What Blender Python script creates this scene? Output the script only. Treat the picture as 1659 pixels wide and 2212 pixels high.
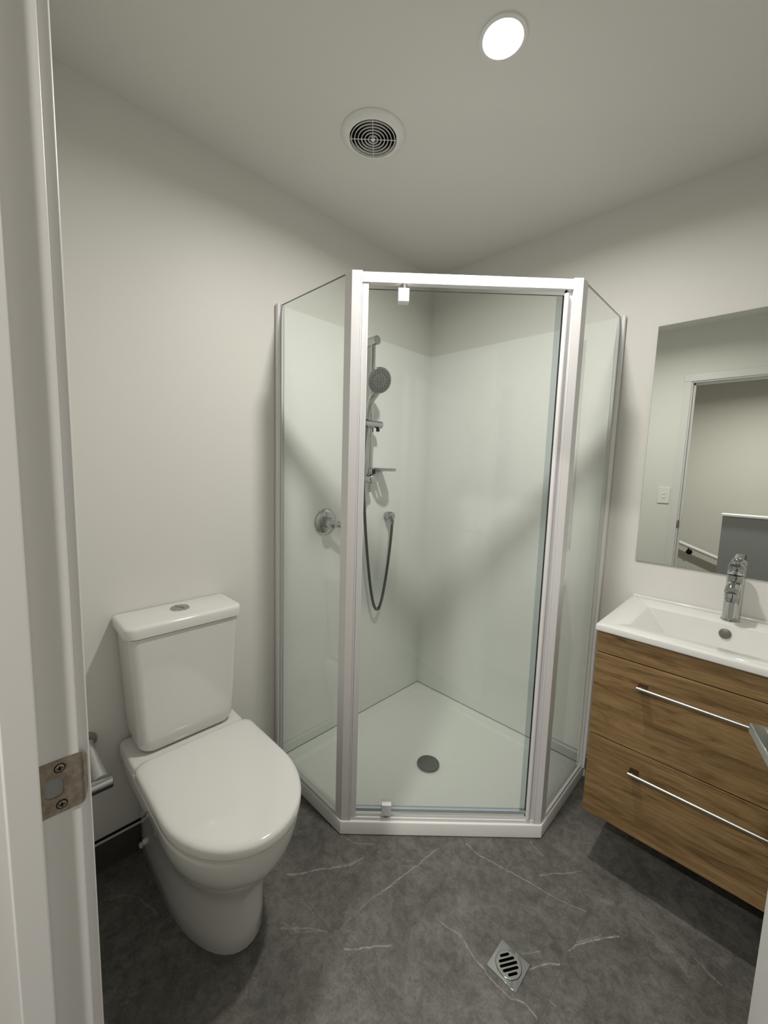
import bpy, bmesh, math, random
from mathutils import Vector, Matrix
PI = math.pi
for o in list(bpy.data.objects): bpy.data.objects.remove(o)
S = bpy.context.scene
COL = S.collection

# ------------------------------------------------------------------ camera, world, exposure
cam_d = bpy.data.cameras.new('camera'); cam = bpy.data.objects.new('camera', cam_d); COL.objects.link(cam)
cam_d.sensor_fit = 'HORIZONTAL'; cam_d.sensor_width = 36; cam_d.lens = 874.07*36/1659
cam_d.clip_start = 0.01
Rt, Up, Fw = Vector((.71251768, .70100997, .03005942)), Vector((-.09842623, .05744118, .99348517)), Vector((-.69471637, .71083439, -.10992563))
M = Matrix((Rt, Up, -Fw)).transposed().to_4x4(); M.translation = (1.47029, -1.83704, 1.34062)
cam.matrix_world = M
S.camera = cam
S.view_settings.view_transform = 'Standard'; S.view_settings.look = 'None'
S.view_settings.exposure = 0.0; S.view_settings.gamma = 1.0; S.view_settings.use_curve_mapping = False
W = bpy.data.worlds.new('world'); S.world = W; W.use_nodes = True
W.node_tree.nodes['Background'].inputs[0].default_value = (.9, .92, .9, 1)
W.node_tree.nodes['Background'].inputs[1].default_value = 0.0
LAMP_BATH = 13.6      # watts of the bathroom downlight
LAMP_HALL = 32.0

# ------------------------------------------------------------------ materials
def mat(name, color=(.8,.8,.8), rough=.5, metal=0.0, spec=.5, coat=0.0, emis=None, es=0.0):
    m = bpy.data.materials.new(name); m.use_nodes = True
    b = m.node_tree.nodes['Principled BSDF']
    b.inputs['Base Color'].default_value = (*color, 1); b.inputs['Roughness'].default_value = rough
    b.inputs['Metallic'].default_value = metal; b.inputs['Specular IOR Level'].default_value = spec
    b.inputs['Coat Weight'].default_value = coat; b.inputs['Coat Roughness'].default_value = .03
    if emis: b.inputs['Emission Color'].default_value = (*emis, 1); b.inputs['Emission Strength'].default_value = es
    return m
class NT:
    def __init__(s, m): s.t = m.node_tree; s.n = s.t.nodes; s.l = s.t.links; s.b = s.n.get('Principled BSDF')
    def inp(s, sock, v):
        if isinstance(v, bpy.types.NodeSocket): s.l.new(v, sock)
        elif v is not None: sock.default_value = v
    def math(s, op, a, b=None, clamp=False):
        n = s.n.new('ShaderNodeMath'); n.operation = op; n.use_clamp = clamp; s.inp(n.inputs[0], a); s.inp(n.inputs[1], b); return n.outputs[0]
    def vec(s, op, a, b=None, scale=None):
        n = s.n.new('ShaderNodeVectorMath'); n.operation = op; s.inp(n.inputs[0], a); s.inp(n.inputs[1], b)
        if scale is not None: s.inp(n.inputs['Scale'], scale)
        return n.outputs['Value'] if op in ('LENGTH', 'DOT_PRODUCT', 'DISTANCE') else n.outputs[0]
    def noise(s, v, scale, detail=4, rough=.5, dist=0.0, color=False):
        n = s.n.new('ShaderNodeTexNoise'); s.inp(n.inputs['Vector'], v); n.inputs['Scale'].default_value = scale
        n.inputs['Detail'].default_value = detail; n.inputs['Roughness'].default_value = rough; n.inputs['Distortion'].default_value = dist
        return n.outputs['Color' if color else 'Fac']
    def ramp(s, f, stops):
        n = s.n.new('ShaderNodeValToRGB'); s.inp(n.inputs[0], f); e = n.color_ramp.elements
        while len(e) < len(stops): e.new(.5)
        for i, (p, c) in enumerate(stops): e[i].position = p; e[i].color = (*c, 1) if len(c) == 3 else c
        return n.outputs[0]
    def mix(s, f, a, b, mode='MIX'):
        n = s.n.new('ShaderNodeMix'); n.data_type = 'RGBA'; n.blend_type = mode
        s.inp(n.inputs[0], f); s.inp(n.inputs[6], a if isinstance(a, bpy.types.NodeSocket) else (*a, 1)); s.inp(n.inputs[7], b if isinstance(b, bpy.types.NodeSocket) else (*b, 1)); return n.outputs[2]
    def coord(s, k='Object'): return s.n.new('ShaderNodeTexCoord').outputs[k]
    def bump(s, h, strength, dist=.001):
        n = s.n.new('ShaderNodeBump'); n.inputs['Strength'].default_value = strength; n.inputs['Distance'].default_value = dist
        s.inp(n.inputs['Height'], h); s.l.new(n.outputs[0], s.b.inputs['Normal'])

def paint(name, color, rough=.6, bump=.06):
    m = mat(name, color, rough, spec=.3); t = NT(m)
    c = t.coord(); n = t.noise(c, 1.6, 3)
    col = t.mix(n, tuple(k*.985 for k in color), tuple(min(1, k*1.01) for k in color))
    t.l.new(col, t.b.inputs['Base Color'])
    t.bump(t.noise(c, 420, 2), bump, .0006)
    return m
WALL = paint('wall_paint', (.735, .727, .69), .5)
CEIL = paint('ceiling_paint', (.74, .732, .70), .8)
DOORPAINT = paint('satin_white_paint', (.70, .69, .675), .32, .03)
HALLW = paint('hall_wall_paint', (.60, .585, .53), .6)
GREY = paint('grey_wall_paint', (.25, .255, .255), .6)
PORC = mat('porcelain', (.745, .738, .715), .12, spec=.5, coat=.4)
ACRY = mat('white_acrylic', (.87, .88, .855), .10, spec=.5)
TRAYM = mat('tray_acrylic', (.87, .878, .845), .22, spec=.5)
ALUM = mat('white_powder_coat', (.82, .808, .815), .28, spec=.5)
GREYSEAL = mat('grey_seal', (.42, .46, .50), .3)
CHROME = mat('chrome', (.50, .51, .51), .07, 1.0)
STEEL = mat('brushed_steel', (.44, .43, .41), .34, 1.0)
NICKEL = mat('aged_nickel', (.30, .26, .20), .42, .85)
BLACK = mat('black_plastic_and_shadow', (.006, .006, .006), .5, spec=.15)
DARK = mat('dark_void', (.002, .002, .002), .95, spec=0.0)
PLASTIC = mat('white_plastic', (.78, .78, .75), .35)
CLEARGREY = mat('nozzle_rubber', (.05, .05, .05), .6)
HEADFACE = mat('shower_head_face', (.25, .255, .25), .3, .4)
CARPET = paint('hall_carpet', (.22, .21, .19), .95, .6)
SEALANT = mat('sealant', (.74, .73, .68), .4)
# nozzles / metal mottling
t = NT(NICKEL); c = t.coord(); t.l.new(t.ramp(t.noise(c, 120, 5, .65), [(.35, (.24, .20, .15)), (.7, (.40, .35, .28))]), t.b.inputs['Base Color'])

def glass_mat(name, tint, refl=1.0, extra=None):
    m = bpy.data.materials.new(name); m.use_nodes = True; t = NT(m); t.n.remove(t.b)
    out = t.n['Material Output']
    tr = t.n.new('ShaderNodeBsdfTransparent'); tr.inputs[0].default_value = (*tint, 1)
    gl = t.n.new('ShaderNodeBsdfGlossy'); gl.inputs['Roughness'].default_value = .02; gl.inputs[0].default_value = (1, 1, 1, 1)
    fr = t.n.new('ShaderNodeFresnel'); fr.inputs[0].default_value = 1.5
    geo = t.n.new('ShaderNodeNewGeometry')
    front = t.math('SUBTRACT', 1.0, geo.outputs['Backfacing'])
    f = t.math('MULTIPLY', t.math('MULTIPLY', fr.outputs[0], 1.6*refl), front, True)
    mx = t.n.new('ShaderNodeMixShader'); t.l.new(f, mx.inputs[0]); t.l.new(tr.outputs[0], mx.inputs[1]); t.l.new(gl.outputs[0], mx.inputs[2])
    t.l.new(mx.outputs[0], out.inputs[0]); return m
GLASS = glass_mat('shower_glass', (.955, .972, .960))
SEALCLEAR = glass_mat('clear_seal', (.83, .855, .875))
CLEAR = glass_mat('clear_plastic', (.90, .92, .91))
GLASSEDGE = mat('glass_edge', (.045, .055, .05), .25)
MIRROR = mat('mirror_silver', (.87, .90, .865), .0, 1.0)

# wood veneer, grain along x
WOOD = mat('oak_veneer', (.4, .25, .12), .42, spec=.35)
t = NT(WOOD); c = t.coord()
mp = t.n.new('ShaderNodeMapping'); t.l.new(c, mp.inputs[0]); mp.inputs['Scale'].default_value = (2.1, 8, 13)
wn = t.noise(mp.outputs[0], 1.7, 7, .62, 2.4)
mp2 = t.n.new('ShaderNodeMapping'); t.l.new(c, mp2.inputs[0]); mp2.inputs['Scale'].default_value = (3.5, 60, 150)
fn = t.noise(mp2.outputs[0], 2.2, 5, .65, .3)
mp3 = t.n.new('ShaderNodeMapping'); t.l.new(c, mp3.inputs[0]); mp3.inputs['Scale'].default_value = (.8, 5, 26)
bn = t.noise(mp3.outputs[0], 1.7, 3, .5, .8)
base = t.ramp(wn, [(.30, (.165, .098, .038)), (.45, (.285, .180, .080)), (.66, (.380, .250, .122))])
fin = t.ramp(fn, [(.38, (.58, .55, .50)), (.58, (1, 1, 1))])
ban = t.ramp(bn, [(.36, (.74, .72, .68)), (.56, (1.0, 1.0, 1.0))])
col = t.mix(.8, t.mix(.75, base, fin, 'MULTIPLY'), ban, 'MULTIPLY')
t.l.new(col, t.b.inputs['Base Color']); t.bump(fn, .12, .0006)

# floor tiles: marble look, explicit veins and joints
FLOOR = mat('floor_tile', (.2, .19, .18), .42, spec=.4)
t = NT(FLOOR); c = t.coord(); sx = t.n.new('ShaderNodeSeparateXYZ'); t.l.new(c, sx.inputs[0]); X, Y, Z = sx.outputs
nm1 = t.noise(c, 7, 8, .62, .4); nm2 = t.noise(c, 34, 6, .7, .6); nm3 = t.noise(c, 2.2, 3, .5, .3)
b0 = t.ramp(nm1, [(.30, (.095, .091, .082)), (.5, (.130, .124, .113)), (.70, (.176, .168, .154))])
b1 = t.ramp(nm2, [(.36, (.62, .62, .62)), (.60, (1.16, 1.16, 1.16))])
b2 = t.ramp(nm3, [(.35, (.90, .90, .88)), (.65, (1.08, 1.08, 1.08))])
b3 = t.ramp(t.noise(c, 170, 4, .7), [(.36, (.84, .84, .84)), (.62, (1.12, 1.12, 1.12))])
base = t.mix(1.0, t.mix(1.0, t.mix(.8, b0, b1, 'MULTIPLY'), b2, 'MULTIPLY'), b3, 'MULTIPLY')
wob = t.vec('SCALE', t.vec('SUBTRACT', t.noise(c, 17, 4, .6, 0, True), (.5, .5, .5)), None, .022)
P = t.vec('MULTIPLY', t.vec('ADD', c, wob), (1, 1, 0))
VE = [(1.0, [(.435,-1.183),(.491,-1.107),(.56,-1.009),(.568,-.966)]), (.8, [(.45,-1.17),(.52,-1.06),(.565,-.99)]), (.6, [(.562,-1.279),(.607,-1.229),(.658,-1.19)]), (.4, [(.545,-1.27),(.60,-1.25),(.648,-1.20)]),
      (.75, [(.728,-1.182),(.774,-1.124),(.814,-1.08)]), (.35, [(.68,-1.154),(.68,-1.079),(.69,-.998)]), (.8, [(.69,-.998),(.711,-.867),(.727,-.747)]),
      (.9, [(.786,-.661),(.832,-.665),(.913,-.648),(1.008,-.626)]), (.7, [(1.008,-.626),(1.098,-.612),(1.166,-.586)]), (.7, [(.941,-.482),(.998,-.504)]),
      (.7, [(1.023,-.58),(1.111,-.462)]), (1.0, [(1.173,-.731),(1.178,-.704),(1.214,-.646),(1.26,-.587)]), (.6, [(1.18,-.69),(1.22,-.625)]), (.9, [(1.113,-.853),(1.136,-.812),(1.164,-.781)]),
      (.75, [(.868,-.935),(.932,-.918),(.983,-.931),(1.043,-.944),(1.104,-.944),(1.136,-.928),(1.168,-.932)]), (.45, [(1.079,-.833),(1.115,-.792)]), (.5, [(1.174,-.877),(1.191,-.878)]),
      (.6, [(.461,-.964),(.509,-.945),(.562,-.901)]), (.4, [(.118,-1.625),(.147,-1.573),(.188,-1.547),(.275,-1.522)]), (.5, [(1.423,-.493),(1.455,-.509),(1.485,-.517)]), (.3, [(1.30,-.50),(1.38,-.52),(1.42,-.56)])]
acc = None
for w, pl in VE:
    for (ax, ay), (bx, by) in zip(pl[:-1], pl[1:]):
        ab = Vector((bx-ax, by-ay, 0)); L2 = ab.length_squared
        pa = t.vec('SUBTRACT', P, (ax, ay, 0))
        h = t.math('MULTIPLY', t.vec('DOT_PRODUCT', pa, tuple(ab)), 1/L2, True)
        d = t.vec('DISTANCE', pa, t.vec('SCALE', tuple(ab), None, h))
        v = t.math('MULTIPLY', t.math('SUBTRACT', 1.0, t.math('MULTIPLY', d, 1/.0032), True), w)
        acc = v if acc is None else t.math('MAXIMUM', acc, v)
vmod = t.ramp(t.noise(c, 60, 3, .6), [(.32, (.25, .25, .25)), (.62, (1, 1, 1))])
vr = t.n.new('ShaderNodeRGBToBW'); t.l.new(vmod, vr.inputs[0])
vein = t.math('MULTIPLY', t.math('MULTIPLY', acc, vr.outputs[0]), .75, True)
# fine random hairline veins
hn = t.noise(c, 5.5, 6, .6, 1.2); hv = t.math('SUBTRACT', 1.0, t.math('MULTIPLY', t.math('ABSOLUTE', t.math('SUBTRACT', hn, .5)), 60.0), True)
hm = t.math('MULTIPLY', t.math('SUBTRACT', t.noise(c, 3.1, 2), .52, True), 4.0, True)
vein = t.math('MAXIMUM', vein, t.math('MULTIPLY', t.math('MULTIPLY', hv, hm), .16), True)
colr = t.mix(vein, base, (.46, .45, .42))
# joints
def jn(v, p, w=.0014): return t.math('SUBTRACT', 1.0, t.math('MULTIPLY', t.math('ABSOLUTE', t.math('SUBTRACT', v, p)), 1/w), True)
def between(lo, hi): return t.math('MULTIPLY', t.math('GREATER_THAN', Y, lo), t.math('LESS_THAN', Y, hi))
j = t.math('MAXIMUM', jn(Y, -.581), jn(Y, -1.184))
for xp, lo, hi in [(.58, -1.184, -.581), (1.174, -1.184, -.581), (1.77, -1.184, -.581), (-.02+.04, -1.184, -.581), (1.05, -.581, .1), (.45, -.581, .1), (1.65, -.581, .1), (.90, -2, -1.184), (.30, -2, -1.184), (1.50, -2, -1.184)]:
    j = t.math('MAXIMUM', j, t.math('MULTIPLY', jn(X, xp), between(lo, hi)))
colr = t.mix(t.math('MULTIPLY', j, .85), colr, (.075, .072, .066))
t.l.new(colr, t.b.inputs['Base Color'])
t.bump(t.math('SUBTRACT', nm2, j), .12, .0008)
SKIRT = mat('skirting_tile', (.075, .071, .064), .45, spec=.35)

# ------------------------------------------------------------------ mesh helpers
ROOTLOC = {}
def put(name, bm, m, parent=None, smooth=False, bevel=0, seg=2, label=None, loc=None, mats=None, auto=None):
    """link a bmesh (world coordinates) as one object"""
    bmesh.ops.recalc_face_normals(bm, faces=bm.faces)
    me = bpy.data.meshes.new(name)
    if parent is None:
        if loc is None:
            xs = [v.co for v in bm.verts]
            loc = Vector(((min(v.x for v in xs)+max(v.x for v in xs))/2, (min(v.y for v in xs)+max(v.y for v in xs))/2, min(v.z for v in xs)))
        off = Vector(loc)
    else:
        off = ROOTLOC[parent.name]
    bmesh.ops.translate(bm, verts=bm.verts, vec=-off)
    bm.to_mesh(me); bm.free()
    for mm in (mats or [m]): me.materials.append(mm)
    o = bpy.data.objects.new(name, me); COL.objects.link(o)
    if parent is None: o.location = off
    else: o.parent = parent
    ROOTLOC[o.name] = off
    if smooth or bevel:
        for p in me.polygons: p.use_smooth = True
        if auto is not False: me.set_sharp_from_angle(angle=math.radians(auto or 38))
    if bevel:
        md = o.modifiers.new('bevel', 'BEVEL'); md.width = bevel; md.segments = seg; md.limit_method = 'ANGLE'; md.angle_limit = math.radians(35)
        md.harden_normals = False
        me.polygons.foreach_set('use_smooth', [True]*len(me.polygons))
    if label: o['label'] = label
    return o
def thing(name, loc, label, cat, group=None):
    o = bpy.data.objects.new(name, None); COL.objects.link(o); o.location = loc; o.empty_display_size = .05
    o['label'] = label; o['category'] = cat
    if group: o['group'] = group
    ROOTLOC[o.name] = Vector(loc); return o
def tag(o, label, cat, group=None):
    o['label'] = label; o['category'] = cat
    if group: o['group'] = group
    return o
def struct(name, bm, m, **k):
    o = put(name, bm, m, **k)
    if not k.get('parent'): o['kind'] = 'structure'
    return o
def box(bm, x0, x1, y0, y1, z0, z1):
    r = bmesh.ops.create_cube(bm, size=1)
    for v in r['verts']:
        v.co = Vector(((x0+x1)/2+v.co.x*(x1-x0), (y0+y1)/2+v.co.y*(y1-y0), (z0+z1)/2+v.co.z*(z1-z0)))
    return bm
def B(*a):
    bm = bmesh.new()
    if isinstance(a[0], (tuple, list)):
        for q in a: box(bm, *q)
    else: box(bm, *a)
    return bm
def loft(bm, rings, cap0=True, cap1=True, close=True):
    vs = [[bm.verts.new(p) for p in r] for r in rings]
    n = len(vs[0])
    for a, b in zip(vs[:-1], vs[1:]):
        for i in range(n if close else n-1):
            k = (i+1) % n
            bm.faces.new((a[i], a[k], b[k], b[i]))
    if cap0: bm.faces.new(list(reversed(vs[0])))
    if cap1: bm.faces.new(vs[-1])
    return vs
def frame_of(d):
    d = Vector(d).normalized(); u = d.orthogonal().normalized(); return d, u, d.cross(u)
def lathe(bm, base, axis, prof, n=32, cap0=True, cap1=True):
    d, u, w = frame_of(axis); base = Vector(base)
    loft(bm, [[base+d*h+(u*math.cos(2*PI*i/n)+w*math.sin(2*PI*i/n))*r for i in range(n)] for h, r in prof], cap0, cap1)
    return bm
def cyl(bm, a, b, r, n=24, r2=None, cham=0):
    a, b = Vector(a), Vector(b); L = (b-a).length; r2 = r if r2 is None else r2
    if cham: pr = [(0, r-cham), (cham, r), (L-cham, r2), (L, r2-cham)]
    else: pr = [(0, r), (L, r2)]
    return lathe(bm, a, b-a, pr, n)
def tube(bm, pts, r, n=14, cap=True):
    pts = [Vector(p) for p in pts]; rs = r if isinstance(r, (list, tuple)) else [r]*len(pts)
    tg = [(pts[min(i+1, len(pts)-1)]-pts[max(i-1, 0)]).normalized() for i in range(len(pts))]
    u = tg[0].orthogonal().normalized(); rings = []
    for i, p in enumerate(pts):
        u = (u-tg[i]*u.dot(tg[i])).normalized(); w = tg[i].cross(u)
        rings.append([p+(u*math.cos(2*PI*k/n)+w*math.sin(2*PI*k/n))*rs[i] for k in range(n)])
    loft(bm, rings, cap, cap); return bm
def spline(pts, n=10):
    pts = [Vector(p) for p in pts]; out = []
    for i in range(len(pts)-1):
        p0, p1, p2, p3 = pts[max(i-1, 0)], pts[i], pts[i+1], pts[min(i+2, len(pts)-1)]
        for k in range(n):
            s = k/n; out.append(.5*((2*p1)+(-p0+p2)*s+(2*p0-5*p1+4*p2-p3)*s*s+(-p0+3*p1-3*p2+p3)*s**3))
    out.append(pts[-1]); return out
def prism(bm, poly, z0, z1):
    loft(bm, [[(x, y, z0) for x, y in poly], [(x, y, z1) for x, y in poly]]); return bm
def extr(bm, poly3, vec):
    poly3 = [Vector(p) for p in poly3]; vec = Vector(vec)
    loft(bm, [poly3, [p+vec for p in poly3]]); return bm
def rrect(x0, x1, y0, y1, r, n=6, rr=None):
    """rounded rectangle in xy; r = (x0y0, x1y0, x1y1, x0y1)"""
    if not isinstance(r, (tuple, list)): r = (r,)*4
    out = []
    for (cx, cy, a0, q) in ((x0, y0, PI, 0), (x1, y0, 1.5*PI, 1), (x1, y1, 0, 2), (x0, y1, .5*PI, 3)):
        k = max(r[q], 1e-4); sxn = cx+(k if q in (0, 3) else -k); syn = cy+(k if q < 2 else -k)
        for i in range(n+1):
            a = a0+i*.5*PI/n; out.append((sxn+k*math.cos(a), syn+k*math.sin(a)))
    return out

ZC = 2.377; XR = 1.80; YD = -1.772; YH = -1.872
# ------------------------------------------------------------------ the room
fl = struct('floor', B(-.1, XR+.1, YH, .1, -.08, 0), FLOOR, loc=(0, 0, 0))
VX, VY = .445, -.888; LX, LY = .886, -.879
def platehole(bm, x0, x1, y0, y1, cx, cy, r, z0, z1, z2):
    an = sorted([2*PI*i/64 for i in range(64)]+[math.atan2(y-cy, x-cx) % (2*PI) for x in (x0, x1) for y in (y0, y1)])
    o_, i_ = [], []
    for a in an:
        c_, s_ = math.cos(a), math.sin(a)
        k = min(((x1-cx)/c_ if c_ > 0 else (x0-cx)/c_) if abs(c_) > 1e-9 else 9e9, ((y1-cy)/s_ if s_ > 0 else (y0-cy)/s_) if abs(s_) > 1e-9 else 9e9)
        o_.append((cx+c_*k, cy+s_*k)); i_.append((cx+r*c_, cy+r*s_))
    loft(bm, [[(x, y, z1) for x, y in o_], [(x, y, z0) for x, y in o_], [(x, y, z0) for x, y in i_], [(x, y, z2) for x, y in i_]], True, True)
bm = bmesh.new()
platehole(bm, -.1, .665, YH, .1, VX, VY, .0735, ZC, ZC+.1, ZC+.07)
platehole(bm, .665, XR+.1, YH, .1, LX, LY, .0447, ZC, ZC+.1, ZC+.02)
struct('ceiling', bm, CEIL, loc=(0, 0, ZC))
struct('wall_left', B(-.1, 0, YH, .1, 0, ZC), WALL, loc=(0, 0, 0))
struct('wall_back', B(0, XR, 0, .1, 0, ZC), WALL, loc=(0, 0, 0))
struct('wall_right', B(XR, XR+.1, YH, .1, 0, ZC), WALL, loc=(XR, 0, 0))
DX0, DX1, DZ = .935, 1.737, 2.015
struct('wall_front', B((0, DX0, YH, YD, 0, ZC), (DX1, XR, YH, YD, 0, ZC), (DX0, DX1, YH, YD, DZ, ZC)), WALL, loc=(0, YD, 0))
# tiled skirting with a pale cap strip
def skirt(name, x0, x1, y0, y1):
    o = struct(name, B(x0, x1, y0, y1, 0, .098), SKIRT)
    return o
for nm, a, c2 in (('baseboard_left', (0, .009, YD, -.9735, 0, .098), (0, .0095, YD, -.9735, .098, .107)),
              ('baseboard_back', (.9735, XR, -.009, 0, 0, .098), (.9735, XR, -.0095, 0, .098, .107)),
              ('baseboard_right', (XR-.009, XR, YD+.0005, -.0095, 0, .098), (XR-.0095, XR, YD+.0005, -.0095, .098, .107)),
              ('baseboard_front', (.0095, .904, YD, YD+.009, 0, .098), (.0095, .904, YD, YD+.0095, .098, .107))):
    o = struct(nm, B(*a), SKIRT)
    put('cap_strip', B(*c2), SEALANT, o, label='pale strip along the top of the dark skirting')
    q = list(c2); q[4], q[5] = .1071, .1100
    put('cap_shadow_line', B(*q), BLACK, o)  # thin black strip painted in as the shadow line above the cap
# acrylic shower lining on both walls (part of the wet area)
lin = struct('trim_1', B((0, .004, -.945, 0, .046, 1.956), (.004, .945, -.004, 0, .046, 1.956)), ACRY, loc=(0, 0, .046))

put('joint', B((.004, .0052, -.945, -.0052, .0525, .0552), (.004, .945, -.0052, -.004, .0525, .0552)), mat('joint_grey', (.28, .28, .26), .6), lin, label='thin grey joint above the tray')

# ------------------------------------------------------------------ door frame
def jambprof(z0, z1, bm, sgn, xf):
    """door jamb: lining + stop, profile in xy; xf = face of lining, sgn = +1 for the left jamb"""
    s = sgn
    poly = [(xf-.02*s, YD), (xf, YD), (xf, -1.806), (xf+.0115*s, -1.806), (xf+.0115*s, -1.832), (xf, -1.832), (xf, YH), (xf-.02*s, YH)]
    if s < 0: poly = poly[::-1]
    prism(bm, poly, z0, z1)
JX = .9555
bm = bmesh.new(); jambprof(0, 1.996, bm, 1, JX)
jl = struct('trim_2', bm, DOORPAINT, bevel=.0012, loc=(JX, YD, 0))
bm = bmesh.new(); jambprof(0, 1.996, bm, -1, 1.7165)
struct('trim_3', bm, DOORPAINT, bevel=.0012, loc=(1.7165, YD, 0))
bm = bmesh.new()   # head lining
poly = [(YD, 2.0155), (YD, 1.9962), (-1.806, 1.9962), (-1.806, 1.985), (-1.832, 1.985), (-1.832, 1.9962), (YH, 1.9962), (YH, 2.0155)]
loft(bm, [[(.9355, y, z) for y, z in poly], [(1.7365, y, z) for y, z in poly]])
struct('trim_4', bm, DOORPAINT, bevel=.001)
# architraves, bathroom side then hall side
for i, (y0, y1) in enumerate(((YD, YD+.0105), (YH-.0105, YH))):
    struct('trim_%d' % (5+i*3), B(.9035, .9475, y0, y1, 0, 2.004), DOORPAINT, bevel=.0015)
    struct('trim_%d' % (6+i*3), B(1.7245, 1.768, y0, y1, 0, 2.004), DOORPAINT, bevel=.0015)
    struct('trim_%d' % (7+i*3), B(.9035, 1.768, y0, y1, 2.0045, 2.054), DOORPAINT, bevel=.0015)
# strike plate on the left jamb
bm = bmesh.new()
x0, x1 = JX, JX+.0016
ys = [-1.8055, -1.772]; zs = (.9645, 1.0245)
# plate with a latch hole, outline ring bridged to hole ring
N = 40
def ringpt(i, hy, hz, cy, cz, e):
    a = 2*PI*(i+.5)/N; c_, s_ = math.cos(a), math.sin(a)
    return cy+math.copysign(abs(c_)**(2/e), c_)*hy, cz+math.copysign(abs(s_)**(2/e), s_)*hz
cy_, cz_ = -1.789, .9945
outer = []
can = math.atan2(.0300, .0165)
angs = [2*PI*(i+.5)/N for i in range(N)]
for ca in (can, PI-can, PI+can, 2*PI-can): angs[min(range(N), key=lambda q: abs(angs[q]-ca))] = ca
for a in angs:
    c_, s_ = math.cos(a), math.sin(a)
    k = min((.0165/abs(c_)) if abs(c_) > 1e-6 else 9, (.0300/abs(s_)) if abs(s_) > 1e-6 else 9)
    outer.append((cy_+c_*k, cz_+s_*k))
inner = [ringpt(i, .0083, .0105, -1.7945, .9945, 3.2) for i in range(N)]
def R3(x, pts): return [(x, y, z) for y, z in pts]
loft(bm, [R3(x0, outer), R3(x1, outer), R3(x1, inner), R3(x0, inner)], False, False)
# curved lip wrapping round the jamb edge
lip = []
for k in range(7):
    a = k/6; y = -1.7725+a*.0085; x = x1-.010*a*a; h = .0300*(1-.42*a**2.6)
    lip.append([(x-.0012, y, cz_-h), (x, y, cz_-h), (x, y, cz_+h), (x-.0012, y, cz_+h)])
loft(bm, lip)
sp = put('strike_plate', bm, NICKEL, jl, label='aged nickel strike plate with latch hole', smooth=True)
put('latch_recess', B(JX-.0003, JX+.0004, -1.803, -1.786, .984, 1.005), mat('bare_recess', (.25, .255, .25), .5), sp)
for zz in (1.0155, .9740):
    bm = bmesh.new(); lathe(bm, (x1, -1.789, zz), (1, 0, 0), [(-.0005, .0042), (.0006, .0040), (.0009, .0030)], 24)
    sc = put('screw', bm, NICKEL, sp, smooth=True)
    bm = bmesh.new(); lathe(bm, (x1, -1.789, zz), (1, 0, 0), [(.0001, .0050), (.0003, .0050), (.0003, .0041), (.0001, .0041), (.0001, .0050)], 24, False, False); put('screw_ring', bm, BLACK, sp)
bm = bmesh.new()
for zz in (1.0155, .9740): box(bm, x1+.0008, x1+.0011, -1.7915, -1.7865, zz-.0006, zz+.0006); box(bm, x1+.0008, x1+.0011, -1.7896, -1.7884, zz-.0025, zz+.0025)
put('screw_recess', bm, BLACK, sp)

# ------------------------------------------------------------------ door leaf
th = math.radians(15.3); H = Vector((1.712, -1.768, 0)); du = Vector((-math.sin(th), math.cos(th), 0)); dn = Vector((-math.cos(th), -math.sin(th), 0))
def leaf(bm, s0, s1, n0, n1, z0, z1):
    ps = [H+du*s0+dn*n0, H+du*s1+dn*n0, H+du*s1+dn*n1, H+du*s0+dn*n1]
    prism(bm, [(p.x, p.y) for p in ps], z0, z1); return bm
dl = struct('door_1', leaf(bmesh.new(), .004, .752, -.036, 0, .012, 1.98), DOORPAINT, bevel=.0015, loc=tuple(H))
bm = leaf(bmesh.new(), .665, .717, 0, .007, .974, 1.026)
hd = put('door_handle', bm, STEEL, dl, bevel=.001, label='square brushed metal lever handle')
bm = bmesh.new(); c0 = H+du*.692+Vector((0, 0, 1.0)); cyl(bm, c0+dn*.006, c0+dn*.044, .009)
put('neck', bm, STEEL, hd, smooth=True)
bm = leaf(bmesh.new(), .585, .705, .036, .058, .992, 1.006)
put('lever', bm, mat('polished_lever', (.55, .54, .52), .12, 1.0), hd, bevel=.002, seg=3)
bm = bmesh.new()
for zz in (.25, 1.0, 1.75):
    cyl(bm, (1.7145, -1.764, zz-.045), (1.7145, -1.764, zz+.045), .005, 16)
put('hinge', bm, STEEL, dl, smooth=True)

# ------------------------------------------------------------------ hall beyond the door (seen in the mirror)
struct('floor_hall', B(-.7, 3.2, -4.05, YH, -.08, 0), CARPET)
struct('ceiling_hall', B(-.7, 3.2, -4.05, YH, ZC, ZC+.1), CEIL)
struct('wall_hall_far', B(-.7, 3.2, -4.05, -3.95, 0, ZC), HALLW)
struct('wall_hall_left', B(-.7, -.6, -3.95, YH, 0, ZC), HALLW)
struct('wall_hall_right', B(3.1, 3.2, -3.95, YH, 0, ZC), HALLW)
struct('wall_hall_side', B((-.6, -.1, YH, YH+.1, 0, ZC), (XR+.1, 3.1, YH, YH+.1, 0, ZC)), HALLW)
nw = struct('wall_stair', B(1.116, 3.1, -3.0, -2.9, 0, .998), GREY)
put('wall_cap', B(1.104, 3.1, -3.012, -2.888, .998, 1.017), DOORPAINT, nw, bevel=.002, label='white timber cap on the grey half wall')
hr = thing('handrail', (.9, -3.95, .3), 'white sloping handrail on the hall wall seen in the mirror', 'handrail')
a, b = Vector((.35, -3.87, .705)), Vector((2.3, -3.87, .005)); bm = bmesh.new(); cyl(bm, a, b+(a-b)*.12, .022, 20)
put('rail', bm, DOORPAINT, hr, smooth=True)
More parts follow.
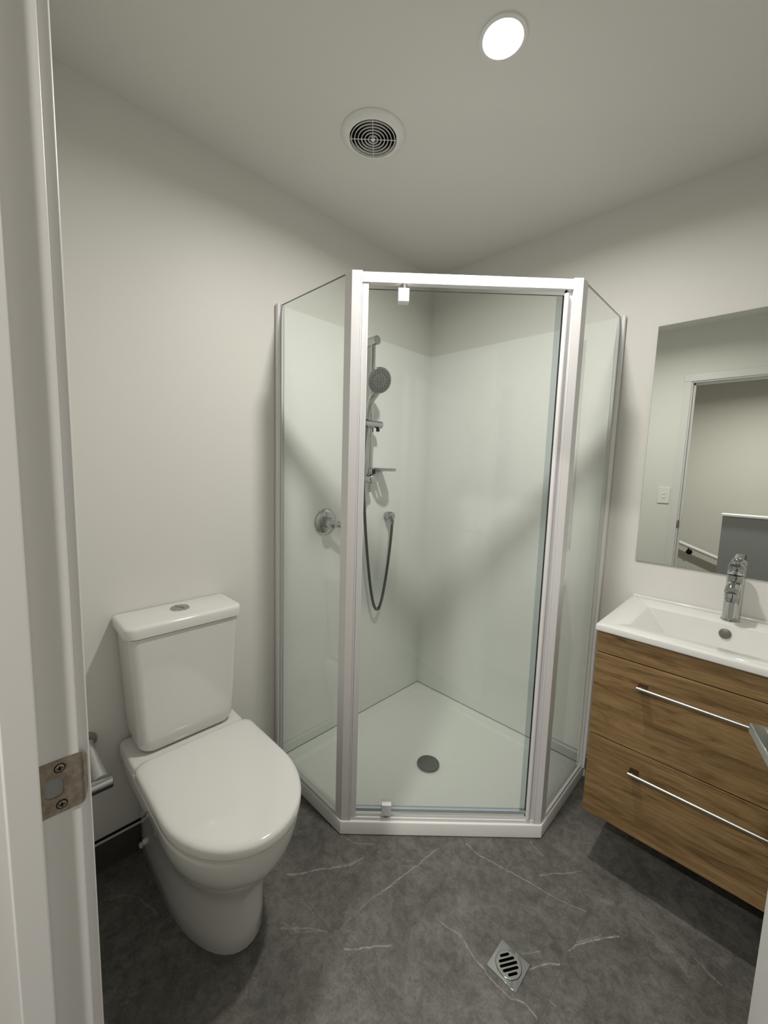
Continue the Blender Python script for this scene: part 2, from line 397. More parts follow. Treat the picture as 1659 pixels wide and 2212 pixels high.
for s in (.22, .66):
    q = a+(b-a)*s; bm = bmesh.new(); tube(bm, [q-Vector((0, 0, .02)), q-Vector((0, 0, .05)), q+Vector((0, -.03, -.075)), q+Vector((0, -.079, -.075))], .007, 10)
    lathe(bm, q+Vector((0, -.08, -.075)), (0, 1, 0), [(0, .030), (.006, .030), (.010, .024)], 24)
    put('bracket', bm, BLACK, hr, smooth=True, label='dark round rail bracket')

# ------------------------------------------------------------------ downlights
def downlight(x, y, z, label, strength, cat='light', r=.044):
    o = thing('downlight', (x, y, z), label, cat)
    bm = bmesh.new(); n = 48
    prof = [(r+.0002, -.0005), (r+.0002, -.004), (r+.004, -.006), (r+.012, -.004), (r+.013, -.0002)]
    rings = [[(x+rr*math.cos(2*PI*i/n), y+rr*math.sin(2*PI*i/n), z+h) for i in range(n)] for rr, h in prof]
    loft(bm, rings, False, False); put('bezel', bm, PLASTIC, o, smooth=True)
    bm = bmesh.new(); lathe(bm, (x, y, z-.0035), (0, 0, 1), [(0, r), (.003, r)], 48)
    em = mat('lamp_diffuser', (.9, .9, .9), .5, emis=(1.0, .965, .90), es=30)
    put('diffuser', bm, em, o, label='glowing round diffuser')
    ld = bpy.data.lights.new('downlight_lamp', 'AREA'); ld.shape = 'DISK'; ld.size = 2*r*.94; ld.energy = strength; ld.color = (1.0, .975, .915); ld.spread = math.radians(164)
    lo = bpy.data.objects.new('lamp', ld); COL.objects.link(lo); lo.parent = o; lo.location = (0, 0, -.0042)
    return o
downlight(.886, -.879, ZC, 'lit round white downlight recessed in the bathroom ceiling', LAMP_BATH)
downlight(1.35, -2.75, ZC, 'lit downlight in the hall ceiling outside the bathroom door', LAMP_HALL)

# ------------------------------------------------------------------ ceiling vent
v = thing('ceiling_vent', (VX, VY, ZC), 'round white extractor vent with concentric ring grille in the ceiling', 'vent')
def ring(bm, prof, n=72):
    rings = [[(VX+r*math.cos(2*PI*i/n), VY+r*math.sin(2*PI*i/n), ZC+h) for i in range(n)] for r, h in prof]
    loft(bm, rings+[rings[0]], False, False)
bm = bmesh.new(); ring(bm, [(.1005, -.0003), (.1005, -.0015), (.099, -.004), (.088, -.0095), (.078, -.0130), (.0745, -.0125), (.0745, .004), (.0733, .004), (.0733, -.0003)])
put('rim', bm, PLASTIC, v, smooth=True)
bm = bmesh.new(); lathe(bm, (VX, VY, ZC+.001), (0, 0, 1), [(0, .0730), (.065, .0730), (.065, .03)], 48, False, True); put('vent_throat', bm, mat('dark_duct', (.03, .028, .025), .7), v, label='dark opening behind the rings')
gr = None
for k in range(6):
    r = .0685-.0107*k; bm = bmesh.new(); ring(bm, [(r+.0010, -.0135), (r-.0010, -.0135), (r-.0009, -.0095), (r+.0001, -.0095)])
    put('ring', bm, PLASTIC, v, smooth=True)
bm = bmesh.new(); lathe(bm, (VX, VY, ZC-.015), (0, 0, 1), [(0, .004), (.001, .0065), (.010, .0065)], 24); put('hub', bm, PLASTIC, v, smooth=True)
bm = bmesh.new()
for k in range(4):
    a = math.radians(45+90*k); d = Vector((math.cos(a), math.sin(a), 0)); w = Vector((-d.y, d.x, 0))*.0007
    ps = [Vector((VX, VY, 0))+d*.004+w, Vector((VX, VY, 0))+d*.0750+w, Vector((VX, VY, 0))+d*.0750-w, Vector((VX, VY, 0))+d*.004-w]
    prism(bm, [(q.x, q.y) for q in ps], ZC-.0132, ZC-.0112)
put('spoke', bm, PLASTIC, v)

# ------------------------------------------------------------------ shower tray
SS, AA, HT = .9656, .4435, .0524
def inset(d, dw):
    """pentagon inset: d on the free sides, dw on the wall sides"""
    x0, x1 = .002+dw, SS-d; y1 = -.002-dw; y0 = -(SS-d); k = (SS+AA)-d*math.sqrt(2)       # diagonal x-y=k
    return [(x0, y1), (x0, y0), (k+y0, y0), (x1, x1-k), (x1, y1)]
def P5(d, dw, z, zw=None): return [(x, y, z) for x, y in inset(d, dw)]
bm = bmesh.new()
loft(bm, [P5(.004, .0, 0), P5(0, 0, .004), P5(0, 0, .047), P5(.0015, 0, .0512), P5(.005, 0, HT), P5(.036, .004, HT-.001), P5(.040, .010, .049), P5(.052, .050, .0445), P5(.060, .066, .034), P5(.10, .10, .031)], True, True)
tr = thing('shower_tray', (.45, -.45, 0), 'white five-sided acrylic shower tray on the floor in the corner', 'shower tray')
put('tray', bm, TRAYM, tr, smooth=True, auto=25)
wc = thing('shower_waste', (.472, -.487, .031), 'round grey waste cover in the middle of the white shower tray', 'drain')
bm = bmesh.new(); lathe(bm, (.472, -.487, .0313), (0, 0, 1), [(0, .056), (.0012, .0555), (.0016, .052), (.0008, .050)], 48); put('flange', bm, TRAYM, wc, smooth=True)
bm = bmesh.new(); lathe(bm, (.472, -.487, .0325), (0, 0, 1), [(0, .040), (.007, .040)], 48); put('recess', bm, DARK, wc)
bm = bmesh.new(); lathe(bm, (.472, -.487, .0392), (0, 0, 1), [(0, .0478), (.0025, .049), (.0045, .048), (.0060, .040), (.0068, .0)], 48)
put('cover', bm, mat('satin_chrome_cover', (.19, .19, .18), .42, .55), wc, smooth=True, label='satin grey dome cover')
for k in range(3):
    a = math.radians(100+120*k); bm = bmesh.new(); lathe(bm, (.472+.031*math.cos(a), -.487+.031*math.sin(a), .0448), (0, 0, 1), [(0, .0018), (.0012, .0018)], 10)
    put('cover_hole', bm, BLACK, wc)

# ------------------------------------------------------------------ shower enclosure
en = thing('shower_enclosure', (.7, -.7, .05), 'white framed glass corner shower cubicle with pivot door', 'shower cubicle')
P0 = Vector((.4415, -.9597, 0)); P1 = Vector((.9597, -.4415, 0)); dd = (P1-P0).normalized(); di = Vector((-1, 1, 0)).normalized()   # along door, inward
LD = (P1-P0).length; ZT = 1.9533; ZB = HT
def dgb(bm, s0, s1, i0, i1, z0, z1):
    ps = [P0+dd*s0+di*i0, P0+dd*s1+di*i0, P0+dd*s1+di*i1, P0+dd*s0+di*i1]
    prism(bm, [(q.x, q.y) for q in ps], z0, z1); return bm
def post(flip):
    if not flip: side, c0, d1, inn = Vector((-1, 0, 0)), P0, dd, Vector((0, 1, 0))
    else: side, c0, d1, inn = Vector((0, 1, 0)), P1, -dd, Vector((-1, 0, 0))
    w1 = .034 if not flip else .040; w2 = .0325 if not flip else .029
    A = c0+side*w1; Bq = c0+d1*w2
    # groove near the door-side end
    g0 = c0+d1*(w2-.0060); g1 = g0+di*.0014; g2 = c0+d1*(w2-.0052)+di*.0014; g3 = c0+d1*(w2-.0052)
    poly = [A, c0, g0, g1, g2, g3, Bq, Bq+di*.027, c0+(di+inn).normalized()*.030, A+inn*.027]
    ps = [(q.x, q.y) for q in poly]
    if flip: ps = ps[::-1]
    bm = bmesh.new(); prism(bm, ps, ZB, ZT+.001); return bm
put('post', post(False), ALUM, en, bevel=.0008)
put('post', post(True), ALUM, en, bevel=.0008)
bm = dgb(bmesh.new(), .0330, LD-.0295, .002, .026, 1.920, 1.9515); put('header', bm, ALUM, en, bevel=.001)
bm = dgb(bmesh.new(), .0330, LD-.0295, .003, .010, HT, .0635); dgb(bm, .0330, LD-.0295, .010, .028, HT, .0575); put('sill', bm, ALUM, en, bevel=.0008)
for nm, q in (('wall_channel', (0.0045, .0225, -.973, -.945, HT, ZT+.002)), ('wall_channel', (.945, .973, -.0225, -.0045, HT, ZT+.002))):
    put(nm, B(*q), ALUM, en, bevel=.0008)
LIPM = mat('pale_seal', (.55, .55, .53), .4)
put('wall_channel_lip', B((.0225, .025, -.9615, -.9585, HT+.01, ZT), (.0225, .025, -.9475, -.945, HT+.01, ZT)), LIPM, en)
put('wall_channel_lip', B((.9585, .9615, -.025, -.0225, HT+.01, ZT), (.945, .9475, -.025, -.0225, HT+.01, ZT)), LIPM, en)
put('bottom_channel', B(.0225, .4075, -.961, -.944, HT, .0665), ALUM, en, bevel=.0008)
put('bottom_channel', B(.944, .961, -.4015, -.0225, HT, .0665), ALUM, en, bevel=.0008)
for nm, q, e in (('side_panel', (.0235, .408, -.9565, -.9510, .0670, ZT-.0015), (.0235, .408, -.9565, -.9510, ZT-.0014, ZT-.0002)),
                 ('side_panel', (.9510, .9565, -.402, -.0235, .0670, ZT-.0015), (.9510, .9565, -.402, -.0235, ZT-.0014, ZT-.0002))):
    g = put(nm, B(*q), GLASS, en, label='clear glass side panel')
    put('glass_edge', B(*e), GLASSEDGE, g, label='dark green cut edge')
# door
GI0, GI1 = .010, .016
dr = put('pivot_door', dgb(bmesh.new(), .050, .688, GI0, GI1, .0985, 1.9030), GLASS, en, label='clear glass pivot door')
put('glass_edge', dgb(bmesh.new(), .050, .688, GI0, GI1, 1.9031, 1.9040), GLASSEDGE, dr)
put('hinge_strip', dgb(bmesh.new(), .0335, .0525, .004, .020, .066, 1.9165), ALUM, dr, bevel=.001, label='white strip down the hinge side')
put('seal', dgb(bmesh.new(), .654, .6755, GI0-.0035, GI0-.0005, .086, 1.898), SEALCLEAR, dr, label='translucent grey edge seal')
put('seal', dgb(bmesh.new(), .053, .676, GI0-.004, GI1+.004, .0865, .0983), GREYSEAL, dr, label='grey seal along the door bottom')
put('gasket', dgb(bmesh.new(), .6757, .6772, GI0-.002, GI1, .075, 1.903), BLACK, dr)
bm = bmesh.new(); q = P0+dd*.6855+di*.0065; cyl(bm, q+Vector((0, 0, .0675)), q+Vector((0, 0, 1.9085)), .0078, 20, cham=.002)
put('edge_rail', bm, ALUM, dr, smooth=True, label='rounded white rail on the opening edge')
put('gasket', dgb(bmesh.new(), .6815, .6865, .008, .016, 1.9086, 1.9198), BLACK, dr)
put('jamb_channel', dgb(bmesh.new(), .6945, LD-.0292, .012, .026, .0575, 1.920), ALUM, en, bevel=.0006)
for z0, z1, zp0, zp1 in ((1.8645, 1.9055, 1.9055, 1.920), (.0745, .1165, .0635, .0745)):
    pb = put('pivot_block', dgb(bmesh.new(), .1465, .1815, -.001, .030, z0, z1), ALUM, dr, bevel=.0015)
    bm = bmesh.new(); q = P0+dd*.164+di*.0135; cyl(bm, q+Vector((0, 0, zp0)), q+Vector((0, 0, zp1)), .011, 18); put('pivot_pin', bm, STEEL, pb, smooth=True)

# ------------------------------------------------------------------ shower fittings on the left wall
# rail set
RX, RY = .060, -.497
sr = thing('shower_rail', (.004, RY, 1.22), 'vertical chrome slide rail fixed to the shower wall', 'shower rail')
bm = bmesh.new(); loft(bm, [[(RX+x, RY+y, z) for x, y in rrect(-.008, .008, -.011, .011, .0065)] for z in (1.222, 1.925)])
put('rail', bm, CHROME, sr, smooth=True)
for z, L in ((1.918, .088), (1.283, .088)):
    bm = bmesh.new(); cyl(bm, (.0045, RY, z), (L, RY, z), .0205, 28, cham=.002); put('wall_bracket', bm, CHROME, sr, smooth=True)
bm = bmesh.new(); cyl(bm, (.074, -.560, 1.540), (.074, -.447, 1.540), .0180, 28, cham=.0025); sl = put('slider', bm, CHROME, sr, smooth=True)
bm = bmesh.new(); cyl(bm, (.082, -.475, 1.507), (.082, -.475, 1.522), .008, 14); put('release_button', bm, BLACK, sl, smooth=True)
# hand shower
hs = thing('hand_shower', (.10, -.53, 1.55), 'round chrome hand shower resting in the rail holder', 'shower head')
hc = Vector((.135, -.525, 1.727)); hn = Vector((.896, -.299, -.316)).normalized()
bm = bmesh.new(); lathe(bm, hc-hn*.020, hn, [(0, .012), (.004, .034), (.011, .053), (.018, .058), (.022, .0575), (.0235, .055)], 48); put('head', bm, CHROME, hs, smooth=True, auto=60)
bm = bmesh.new(); lathe(bm, hc+hn*.0030, hn, [(0, .0545), (.0014, .0545), (.0018, .052)], 48); fc = put('spray_face', bm, HEADFACE, hs, smooth=True, label='grey spray face with dark nozzles')
_, fu, fw_ = frame_of(hn)
bm = bmesh.new()
for rr, cnt in ((.047, 26), (.040, 22), (.033, 16), (.020, 7), (.010, 5)):
    for k in range(cnt):
        a = 2*PI*k/cnt+rr*90; q = hc+hn*.0046+(fu*math.cos(a)+fw_*math.sin(a))*rr
        lathe(bm, q, hn, [(0, .0026), (.0012, .0020)], 8)
put('nozzles', bm, CLEARGREY, fc)
hb0 = Vector((.080, -.543, 1.5595))
dwn = (Vector((0, 0, -1))+hn*hn.z).normalized()
hp = spline([hb0, Vector((.086, -.542, 1.595)), Vector((.098, -.539, 1.640)), hc-hn*.011+dwn*.056, hc-hn*.012+dwn*.036], 8)
bm = bmesh.new(); tube(bm, hp, [.0110+.0045*min(1, i/18) for i in range(len(hp))], 20); put('handle', bm, CHROME, hs, smooth=True)
# hose
hose = spline([(.080, -.545, 1.5205), (.080, -.556, 1.45), (.066, -.551, 1.32), (.056, -.530, 1.20), (.052, -.513, 1.06), (.048, -.491, .91), (.044, -.463, .76), (.042, -.442, .675), (.042, -.424, .627), (.042, -.404, .611), (.042, -.386, .627), (.042, -.365, .69), (.043, -.340, .82), (.044, -.322, .96), (.045, -.316, 1.050)], 14)
bm = bmesh.new()
# corrugated metal hose
rs = []; pts = []
for i, (p_, q_) in enumerate(zip(hose[:-1], hose[1:])):
    for k in range(2): pts.append(p_.lerp(q_, k/2)); rs.append(.0076 if k == 0 else .0066)
pts.append(hose[-1]); rs.append(.0076)
tube(bm, pts, rs, 12)
tag(put('shower_hose', bm, mat('hose_metal', (.16, .165, .165), .34, .8), smooth=True, auto=80, loc=(.045, -.42, .61)), 'grey metal shower hose hanging in a loop on the shower wall', 'hose')
# wall elbow
we = thing('hose_outlet', (.004, -.316, 1.09), 'small chrome wall outlet holding the end of the shower hose', 'pipe fitting')
bm = bmesh.new(); lathe(bm, (.0045, -.318, 1.090), (1, 0, 0), [(0, .020), (.006, .0225), (.036, .0225), (.043, .020), (.047, .013), (.048, .004)], 28); put('elbow_body', bm, CHROME, we, smooth=True, auto=60)
bm = bmesh.new(); cyl(bm, (.045, -.317, 1.070), (.045, -.316, 1.046), .0115, 20, r2=.0105); put('hose_nut', bm, CHROME, we, smooth=True)
# soap dish (clear)
sd = thing('soap_dish', (.09, -.44, 1.31), 'small satin metal soap dish with slots clipped on the lower end of the rail', 'soap dish')
bm = bmesh.new(); lathe(bm, (RX, RY, 1.304), (0, 0, 1), [(0, .0215), (.003, .0225), (.027, .0225), (.030, .0215), (.030, .0150), (0, .0150), (0, .0215)], 28, False, False); put('clip', bm, CHROME, sd, smooth=True)
bm = bmesh.new()
outl = rrect(.014, .138, -.4735, -.368, (.012, .052, .052, .012), 8)
def loop(bm, pts, z):
    v_ = [bm.verts.new((x, y, z)) for x, y in pts]
    return [bm.edges.new((v_[k], v_[(k+1) % len(v_)])) for k in range(len(v_))]
ed = loop(bm, outl, 1.322)+loop(bm, rrect(.040, .110, -.449, -.440, .0044, 4), 1.322)+loop(bm, rrect(.048, .104, -.424, -.415, .0044, 4), 1.322)
r_ = bmesh.ops.triangle_fill(bm, use_beauty=True, use_dissolve=False, edges=ed)
fs = [g for g in r_['geom'] if isinstance(g, bmesh.types.BMFace)]
ex = bmesh.ops.extrude_face_region(bm, geom=fs)
bmesh.ops.translate(bm, verts=[g for g in ex['geom'] if isinstance(g, bmesh.types.BMVert)], vec=(0, 0, .003))
SOAPM = mat('satin_dish', (.42, .43, .42), .3, .6)
dsh_ = put('dish', bm, SOAPM, sd)
bm = bmesh.new(); rim_i = rrect(.017, .135, -.4705, -.371, (.010, .049, .049, .010), 8)
rg = [[(x, y, z) for x, y in q] for q, z in ((outl, 1.3251), (outl, 1.336), (rim_i, 1.336), (rim_i, 1.3251))]
loft(bm, rg+[rg[0]], False, False); put('rim', bm, SOAPM, dsh_, smooth=True)
bm = bmesh.new(); extr(bm, [(.050, -.4735, 1.308), (.078, -.4735, 1.308), (.078, -.4735, 1.3218), (.050, -.4735, 1.3218)], (0, .045, 0))
for v_ in bm.verts:
    if v_.co.y > -.45 and v_.co.z < 1.31: v_.co.z = 1.318
put('dish_arm', bm, SOAPM, sd, bevel=.002)
put('clip_latch', B(.0835, .0855, -.5035, -.4905, 1.306, 1.330), BLACK, sd)
# mixer
mx = thing('shower_mixer', (.004, -.717, 1.085), 'round chrome shower mixer with lever on the wall behind the left glass panel', 'mixer tap')
bm = bmesh.new(); lathe(bm, (.0045, -.717, 1.085), (1, 0, 0), [(0, .060), (.003, .060), (.007, .056), (.010, .046), (.011, .030)], 48); put('wall_plate', bm, CHROME, mx, smooth=True)
bm = bmesh.new(); lathe(bm, (.0150, -.717, 1.085), (1, 0, 0), [(0, .0245), (.018, .0245), (.019, .0225), (.022, .0225), (.023, .026), (.046, .026), (.055, .022), (.058, .012)], 36); put('body', bm, CHROME, mx, smooth=True)
bm = bmesh.new()
lp = spline([(.050, -.716, 1.085), (.068, -.690, 1.078), (.078, -.655, 1.062), (.085, -.615, 1.045)], 6)
rings = []
for i, p_ in enumerate(lp):
    k = i/(len(lp)-1); hw = .019-.008*k; ht = .013-.008*k
    rings.append([p_+Vector((ht*math.cos(a)*.9, -.3*ht*math.cos(a), hw*math.sin(a))) for a in [2*PI*j_/16 for j_ in range(16)]])
loft(bm, rings); put('lever', bm, CHROME, mx, smooth=True)

# ------------------------------------------------------------------ toilet
TY = -1.372
to = thing('toilet', (.33, TY, 0), 'white close-coupled toilet with closed lid beside the shower', 'toilet')
def dsh(x0, x1, w, xs, e=2.0, n=22, rb=.02, yo=0.0):
    out = []
    for i in range(5): a = PI+i*.5*PI/4; out.append((x0+rb+rb*math.cos(a), TY+yo-w+rb+rb*math.sin(a)))
    for i in range(1, 5): out.append((x0+rb+(xs-x0-rb)*i/5, TY+yo-w))
    for i in range(n+1):
        a = -PI/2+PI*i/n; c_, s_ = max(0, math.cos(a)), math.sin(a)
        out.append((xs+(x1-xs)*c_**(2/e), TY+yo+w*math.copysign(abs(s_)**(2/e), s_)))
    for i in range(4, 0, -1): out.append((x0+rb+(xs-x0-rb)*i/5, TY+yo+w))
    for i in range(5): a = .5*PI+i*.5*PI/4; out.append((x0+rb+rb*math.cos(a), TY+yo+w-rb+rb*math.sin(a)))
    return out
def R2(z, pts): return [(x, y, z) for x, y in pts]
bm = bmesh.new()
secs = [(.0, .534, .124, .25), (.004, .536, .126, .25), (.06, .537, .126, .25), (.12, .540, .1265, .255), (.16, .546, .1275, .265), (.19, .555, .130, .28), (.215, .568, .134, .30), (.24, .586, .141, .33), (.265, .606, .150, .36), (.295, .629, .160, .385), (.33, .647, .169, .405), (.36, .656, .1745, .415), (.385, .660, .177, .42), (.397, .660, .178, .42), (.402, .657, .1755, .42)]
loft(bm, [R2(z, dsh(.0105, x1, w, xs, 2.08)) for z, x1, w, xs in secs])
put('pan', bm, PORC, to, smooth=True, auto=50)
bm = bmesh.new()   # raised deck behind the seat
loft(bm, [R2(z, rrect(.0105, x1, TY-w, TY+w, (.01, .05, .05, .01), 8)) for z, x1, w in ((.396, .205, .1775), (.418, .203, .1755), (.423, .199, .172), (.425, .190, .164))])
put('deck', bm, PORC, to, smooth=True, auto=40)
bm = bmesh.new(); loft(bm, [R2(z, dsh(.188, x1, w, .43, 2.0, 26, .03)) for z, x1, w in ((.403, .664, .174), (.404, .668, .178), (.412, .669, .179), (.4135, .666, .176))])
put('seat', bm, PORC, to, smooth=True, auto=50)
bm = bmesh.new()
lidr = [(.4150, .667, .1775), (.4165, .671, .181), (.434, .672, .182), (.4405, .669, .179), (.4440, .662, .172), (.4455, .650, .160)]
loft(bm, [R2(z, dsh(.184+(.182-w)*.9, x1, w, .43, 2.0, 26, .035)) for z, x1, w in lidr]+[R2(.4470, dsh(.24, .58, .10, .42, 2.0, 26, .03))])
put('lid', bm, PORC, to, smooth=True, auto=50)
bm = bmesh.new()
cs = [(.4265, .115, .125, .03), (.4285, .128, .138, .034), (.436, .141, .148, .036), (.450, .149, .152, .034), (.475, .1525, .154, .032), (.55, .1560, .156, .03), (.70, .163, .158, .028), (.8095, .1685, .160, .026)]
loft(bm, [R2(z, rrect(.0105, x1, TY-w, TY+w, (.004, r, r, .004), 8)) for z, w, x1, r in cs])
put('cistern', bm, PORC, to, smooth=True, auto=50)
bm = bmesh.new()
loft(bm, [R2(z, rrect(.004, x1, TY-w, TY+w, (.005, .034, .034, .005), 10)) for z, w, x1 in ((.8125, .1755, .164), (.8140, .1785, .167), (.8400, .1800, .168), (.8455, .1780, .166), (.8490, .1730, .161), (.8500, .165, .153))])
lidc = put('cistern_lid', bm, PORC, to, smooth=True, auto=50)
put('lid_gap', B(.02, .155, TY-.16, TY+.16, .8095, .8126), DARK, to)
bx, by = .068, TY+.002
bm = bmesh.new(); lathe(bm, (bx, by, .8495), (0, 0, 1), [(0, .0300), (.0015, .0298), (.0035, .0285), (.0042, .0262), (.0030, .0255)], 40); fb = put('flush_button', bm, CHROME, to, smooth=True, label='round chrome dual flush button')
bm = bmesh.new(); lathe(bm, (bx, by, .8515), (0, 0, 1), [(0, .0250), (.0015, .0248), (.0020, .023), (.0022, .0)], 40); put('button_face', bm, STEEL, fb, smooth=True)
pts = [(bx-.0235, by-.006), (bx-.008, by-.004), (bx, by), (bx+.008, by+.004), (bx+.0235, by+.006)]
bm = bmesh.new(); tube(bm, [(x, y, .8538) for x, y in pts], .0007, 6); put('button_split', bm, BLACK, fb)
for xq, zq in ((.030, .032), (.072, .075)):
    bm = bmesh.new(); lathe(bm, (xq, TY-.1262, zq), (0, -1, 0), [(0, .010), (.006, .010), (.009, .007), (.010, .002)], 16)
    put('side_cap', bm, PORC, to, smooth=True)

# ------------------------------------------------------------------ toilet roll holder
rh = thing('toilet_roll_holder', (.001, -1.626, .465), 'empty chrome toilet roll holder on the wall left of the toilet', 'toilet roll holder')
bm = bmesh.new(); lathe(bm, (.0008, -1.628, .466), (1, 0, 0), [(0, .024), (.008, .024), (.011, .022)], 32); put('wall_rose', bm, STEEL, rh, smooth=True)
bm = bmesh.new(); tube(bm, [(.011, -1.628, .464), (.06, -1.624, .432), (.122, -1.619, .400)], [.012, .0145, .0185], 24); put('arm', bm, mat('satin_arm', (.55, .55, .54), .35, .6), rh, smooth=True)
bm = bmesh.new(); cyl(bm, (.128, -1.592, .388), (.128, -1.745, .388), .0205, 28, cham=.002); put('bar', bm, CHROME, rh, smooth=True)

# ------------------------------------------------------------------ vanity
VX0, VX1 = 1.092, 1.686; VYF = -.440
va = thing('vanity_cabinet', ((VX0+VX1)/2, -.22, .207), 'wall hung oak veneer vanity cabinet with two drawers', 'vanity')
bm = bmesh.new(); yb, yf = -.0015, VYF+.018; wt = .016
loft(bm, [[(VX0, yf, .207), (VX1, yf, .207), (VX1, yb, .207), (VX0, yb, .207)], [(VX0, yf, .8385), (VX1, yf, .8385), (VX1, yb, .8385), (VX0, yb, .8385)],
          [(VX0+wt, yf+wt, .8385), (VX1-wt, yf+wt, .8385), (VX1-wt, yb-wt, .8385), (VX0+wt, yb-wt, .8385)], [(VX0+wt, yf+wt, .207+wt), (VX1-wt, yf+wt, .207+wt), (VX1-wt, yb-wt, .207+wt), (VX0+wt, yb-wt, .207+wt)]])
put('carcass', bm, WOOD, va, bevel=.0006)
put('top_rail', B(VX0, VX1, VYF, VYF+.017, .7695, .8385), WOOD, va, bevel=.0008)
def handle(par, z):
    bm = bmesh.new(); cyl(bm, (1.217, VYF-.031, z), (1.561, VYF-.031, z), .0048, 16, cham=.0008)
    h = put('handle', bm, STEEL, par, smooth=True, label='slim steel bar handle')
    for x in (1.2215, 1.5385):
        put('handle_post', B(x-.003, x+.020, VYF-.030, VYF, z-.005, z+.005), mat('post_chrome', (.20, .17, .13), .15, 1.0), h, bevel=.0005)
for z0, z1, hz in ((.4890, .7660, .7035), (.207, .4850, .4255)):
    d = put('drawer', B(VX0, VX1, VYF, VYF+.017, z0, z1), WOOD, va, bevel=.0008); handle(d, hz)
put('shadow_gap', B(VX0+.004, VX1-.004, VYF+.012, VYF+.0178, .22, .83), DARK, va)
# small brown bracket block against the shower corner
# basin
ba = thing('wash_basin', ((VX0+VX1)/2, -.22, .84), 'white rectangular ceramic basin top on the oak vanity', 'basin')
bx0, bx1, byf, zt = 1.0855, 1.6925, -.4525, .861
bm = bmesh.new()
def rr(x0, x1, y0, y1, r, z): return R2(z, rrect(x0, x1, y0, y1, r, 6))
loft(bm, [rr(1.285, 1.493, -.345, -.145, .02, .722), rr(1.20, 1.578, -.388, -.106, .02, .780), rr(1.150, 1.628, -.398, -.095, .02, .8384), rr(bx0+.004, bx1-.004, byf+.004, -.0012, .003, .8388), rr(bx0, bx1, byf, -.001, .005, .8425), rr(bx0, bx1, byf, -.001, .005, .8555), rr(bx0+.0015, bx1-.0015, byf+.0015, -.0015, .005, .8597), rr(bx0+.006, bx1-.006, byf+.006, -.002, .005, zt),
          rr(1.162, 1.616, -.378, -.113, .008, zt), rr(1.165, 1.613, -.375, -.116, .007, zt-.002),
          rr(1.215, 1.563, -.372, -.122, .012, .790), rr(1.262, 1.516, -.360, -.128, .014, .745), rr(1.285, 1.493, -.335, -.150, .02, .735), rr(1.35, 1.43, -.27, -.21, .02, .732)], True, True)
put('bowl', bm, PORC, ba, smooth=True, auto=40)
put('back_ledge', B(bx0+.002, bx1-.002, -.0160, -.0015, zt-.002, zt+.009), PORC, ba, bevel=.004, seg=3)
bm = bmesh.new(); lathe(bm, (1.384, -.1200, .828), (0, -1, .16), [(-.004, .0165), (.0012, .0165), (.0035, .015), (.0045, .009), (.0048, 0)], 32)
put('overflow_cover', bm, mat('satin_chrome', (.22, .22, .21), .3, .8), ba, smooth=True, label='round chrome overflow cover')
bm = bmesh.new(); lathe(bm, (1.389, -.24, .7325), (0, 0, 1), [(0, .032), (.002, .032), (.004, .028), (.005, .0)], 32); put('plug', bm, CHROME, ba, smooth=True)
# tap
TX, TYY = 1.389, -.060
tp = thing('basin_tap', (TX, TYY, zt), 'chrome single lever mixer tap standing on the white basin', 'tap')
bm = bmesh.new(); lathe(bm, (TX, TYY, zt+.0003), (0, 0, 1), [(0, .0265), (.003, .0265), (.0045, .0245)], 36); put('base_ring', bm, CHROME, tp, smooth=True)
bm = bmesh.new(); lathe(bm, (TX, TYY, zt+.0045), (0, 0, 1), [(0, .0225), (.1480, .0225), (.1500, .0205), (.1520, .0205)], 40); put('body', bm, CHROME, tp, smooth=True)
bm = bmesh.new()
sp0 = spline([(TX, TYY-.006, zt+.122), (TX, TYY-.040, zt+.125), (TX, TYY-.072, zt+.124), (TX, TYY-.096, zt+.116)], 6)
tube(bm, sp0, [.0205-.0015*i/(len(sp0)-1) for i in range(len(sp0))], 28); spt = put('spout', bm, CHROME, tp, smooth=True, auto=50)
bm = bmesh.new(); lathe(bm, (TX, TYY-.084, zt+.110), (0, -.12, -1), [(0, .0180), (.012, .0185), (.0125, .0165), (.016, .0165), (.0165, .0180), (.021, .0178), (.0215, .0135), (.026, .0130)], 28); put('aerator', bm, CHROME, spt, smooth=True)
bm = bmesh.new(); lathe(bm, (TX, TYY-.0872, zt+.0838), (0, -.12, -1), [(0, .0112), (.0012, .0112)], 20); put('outlet', bm, BLACK, spt)
hh = Vector((TX, TYY, zt+.1570)); ax = Vector((0, .10, 1)).normalized()
bm = bmesh.new(); lathe(bm, hh, ax, [(0, .0205), (.0015, .0228), (.026, .0228), (.034, .0205), (.039, .014), (.041, .006), (.0415, 0)], 40); lv = put('lever_cap', bm, CHROME, tp, smooth=True, auto=60)
bm = bmesh.new()
rings = []
for k in range(7):
    s = k/6; ctr = hh+Vector((0, -.010-.060*s, .026+.016*s)); hw = .0185-.003*s; ht = .0075-.0025*s
    rings.append([ctr+Vector((hw*math.cos(a), 0, ht*math.sin(a))) for a in [2*PI*q/16 for q in range(16)]])
loft(bm, rings); put('lever', bm, CHROME, lv, smooth=True, auto=60)

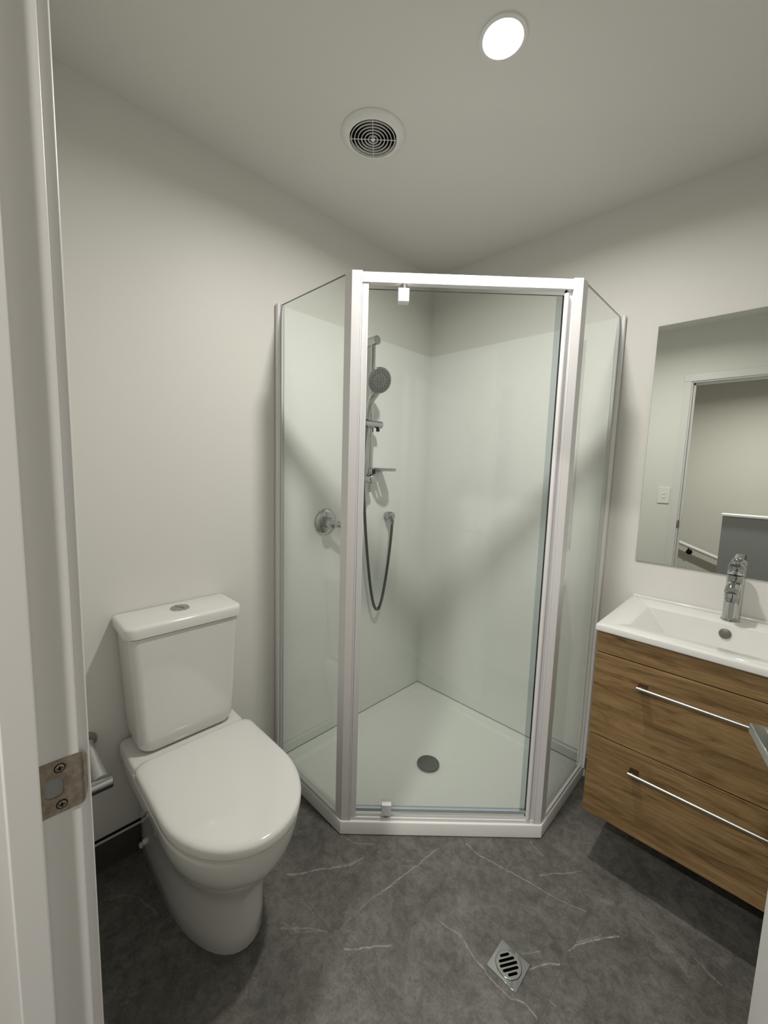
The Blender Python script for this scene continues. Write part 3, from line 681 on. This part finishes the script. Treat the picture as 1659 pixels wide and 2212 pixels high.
# ------------------------------------------------------------------ mirror
mi = thing('wall_mirror', (1.387, -.003, 1.0036), 'frameless rectangular mirror on the wall above the basin', 'mirror')
put('mirror_glass', B(1.0845, 1.690, -.006, -.0052, 1.0045, 1.8922), MIRROR, mi, label='reflecting mirror face')
put('backing', B(1.0838, 1.6907, -.0052, -.0008, 1.0038, 1.8929), mat('mirror_edge', (.10, .12, .11), .3), mi, label='dark cut edge of the mirror')

# ------------------------------------------------------------------ light switch (seen in the mirror)
lsw = thing('light_switch', (.852, YD, 1.14), 'white two-button light switch on the wall, seen in the mirror', 'light switch')
put('plate', B(.815, .889, YD+.0004, YD+.0085, 1.139, 1.254), PLASTIC, lsw, bevel=.0015)
for zz in (1.183, 1.212):
    bm = bmesh.new(); lathe(bm, (.852, YD+.0085, zz), (0, 1, 0), [(0, .0085), (.003, .0080), (.0045, .004)], 20); put('button', bm, PLASTIC, lsw, smooth=True)

# ------------------------------------------------------------------ floor waste
FX, FY = 1.067, -.885; hf = .0425
fw2 = thing('floor_waste', (FX, FY, 0), 'square chrome floor waste with a round slotted grate between toilet and vanity', 'drain')
put('square_plate', B(FX-hf, FX+hf, FY-hf, FY+hf, .0002, .0022), CHROME, fw2, bevel=.0006)
bm = bmesh.new(); lathe(bm, (FX, FY, .0022), (0, 0, 1), [(0, .0345), (.0002, .0345)], 48); put('grate_joint', bm, BLACK, fw2)
bm = bmesh.new(); lathe(bm, (FX, FY, .0023), (0, 0, 1), [(0, .0335), (.0010, .0335), (.0014, .0330), (.0014, .0)], 48); gt = put('grate', bm, mat('grate_steel', (.48, .48, .47), .22, .9), fw2, smooth=True)
sa = math.radians(57)   # slot direction
sd_, sn_ = Vector((math.cos(sa), math.sin(sa), 0)), Vector((-math.sin(sa), math.cos(sa), 0))
for off, hl_ in ((-.0220, .0105), (-.0110, .0195), (0, .0225), (.0110, .0195), (.0220, .0105)):
    c_ = Vector((FX, FY, 0))+sn_*off; pl_ = []
    for (sg, a0) in ((1, -PI/2), (-1, PI/2)):
        for i in range(7):
            a = a0+PI*i/6; q = c_+sd_*(sg*hl_)+sd_*(.0033*math.cos(a))+sn_*(.0033*math.sin(a)); pl_.append((q.x, q.y))
    bm = bmesh.new(); prism(bm, pl_, .0036, .0040); put('slot', bm, DARK, gt)
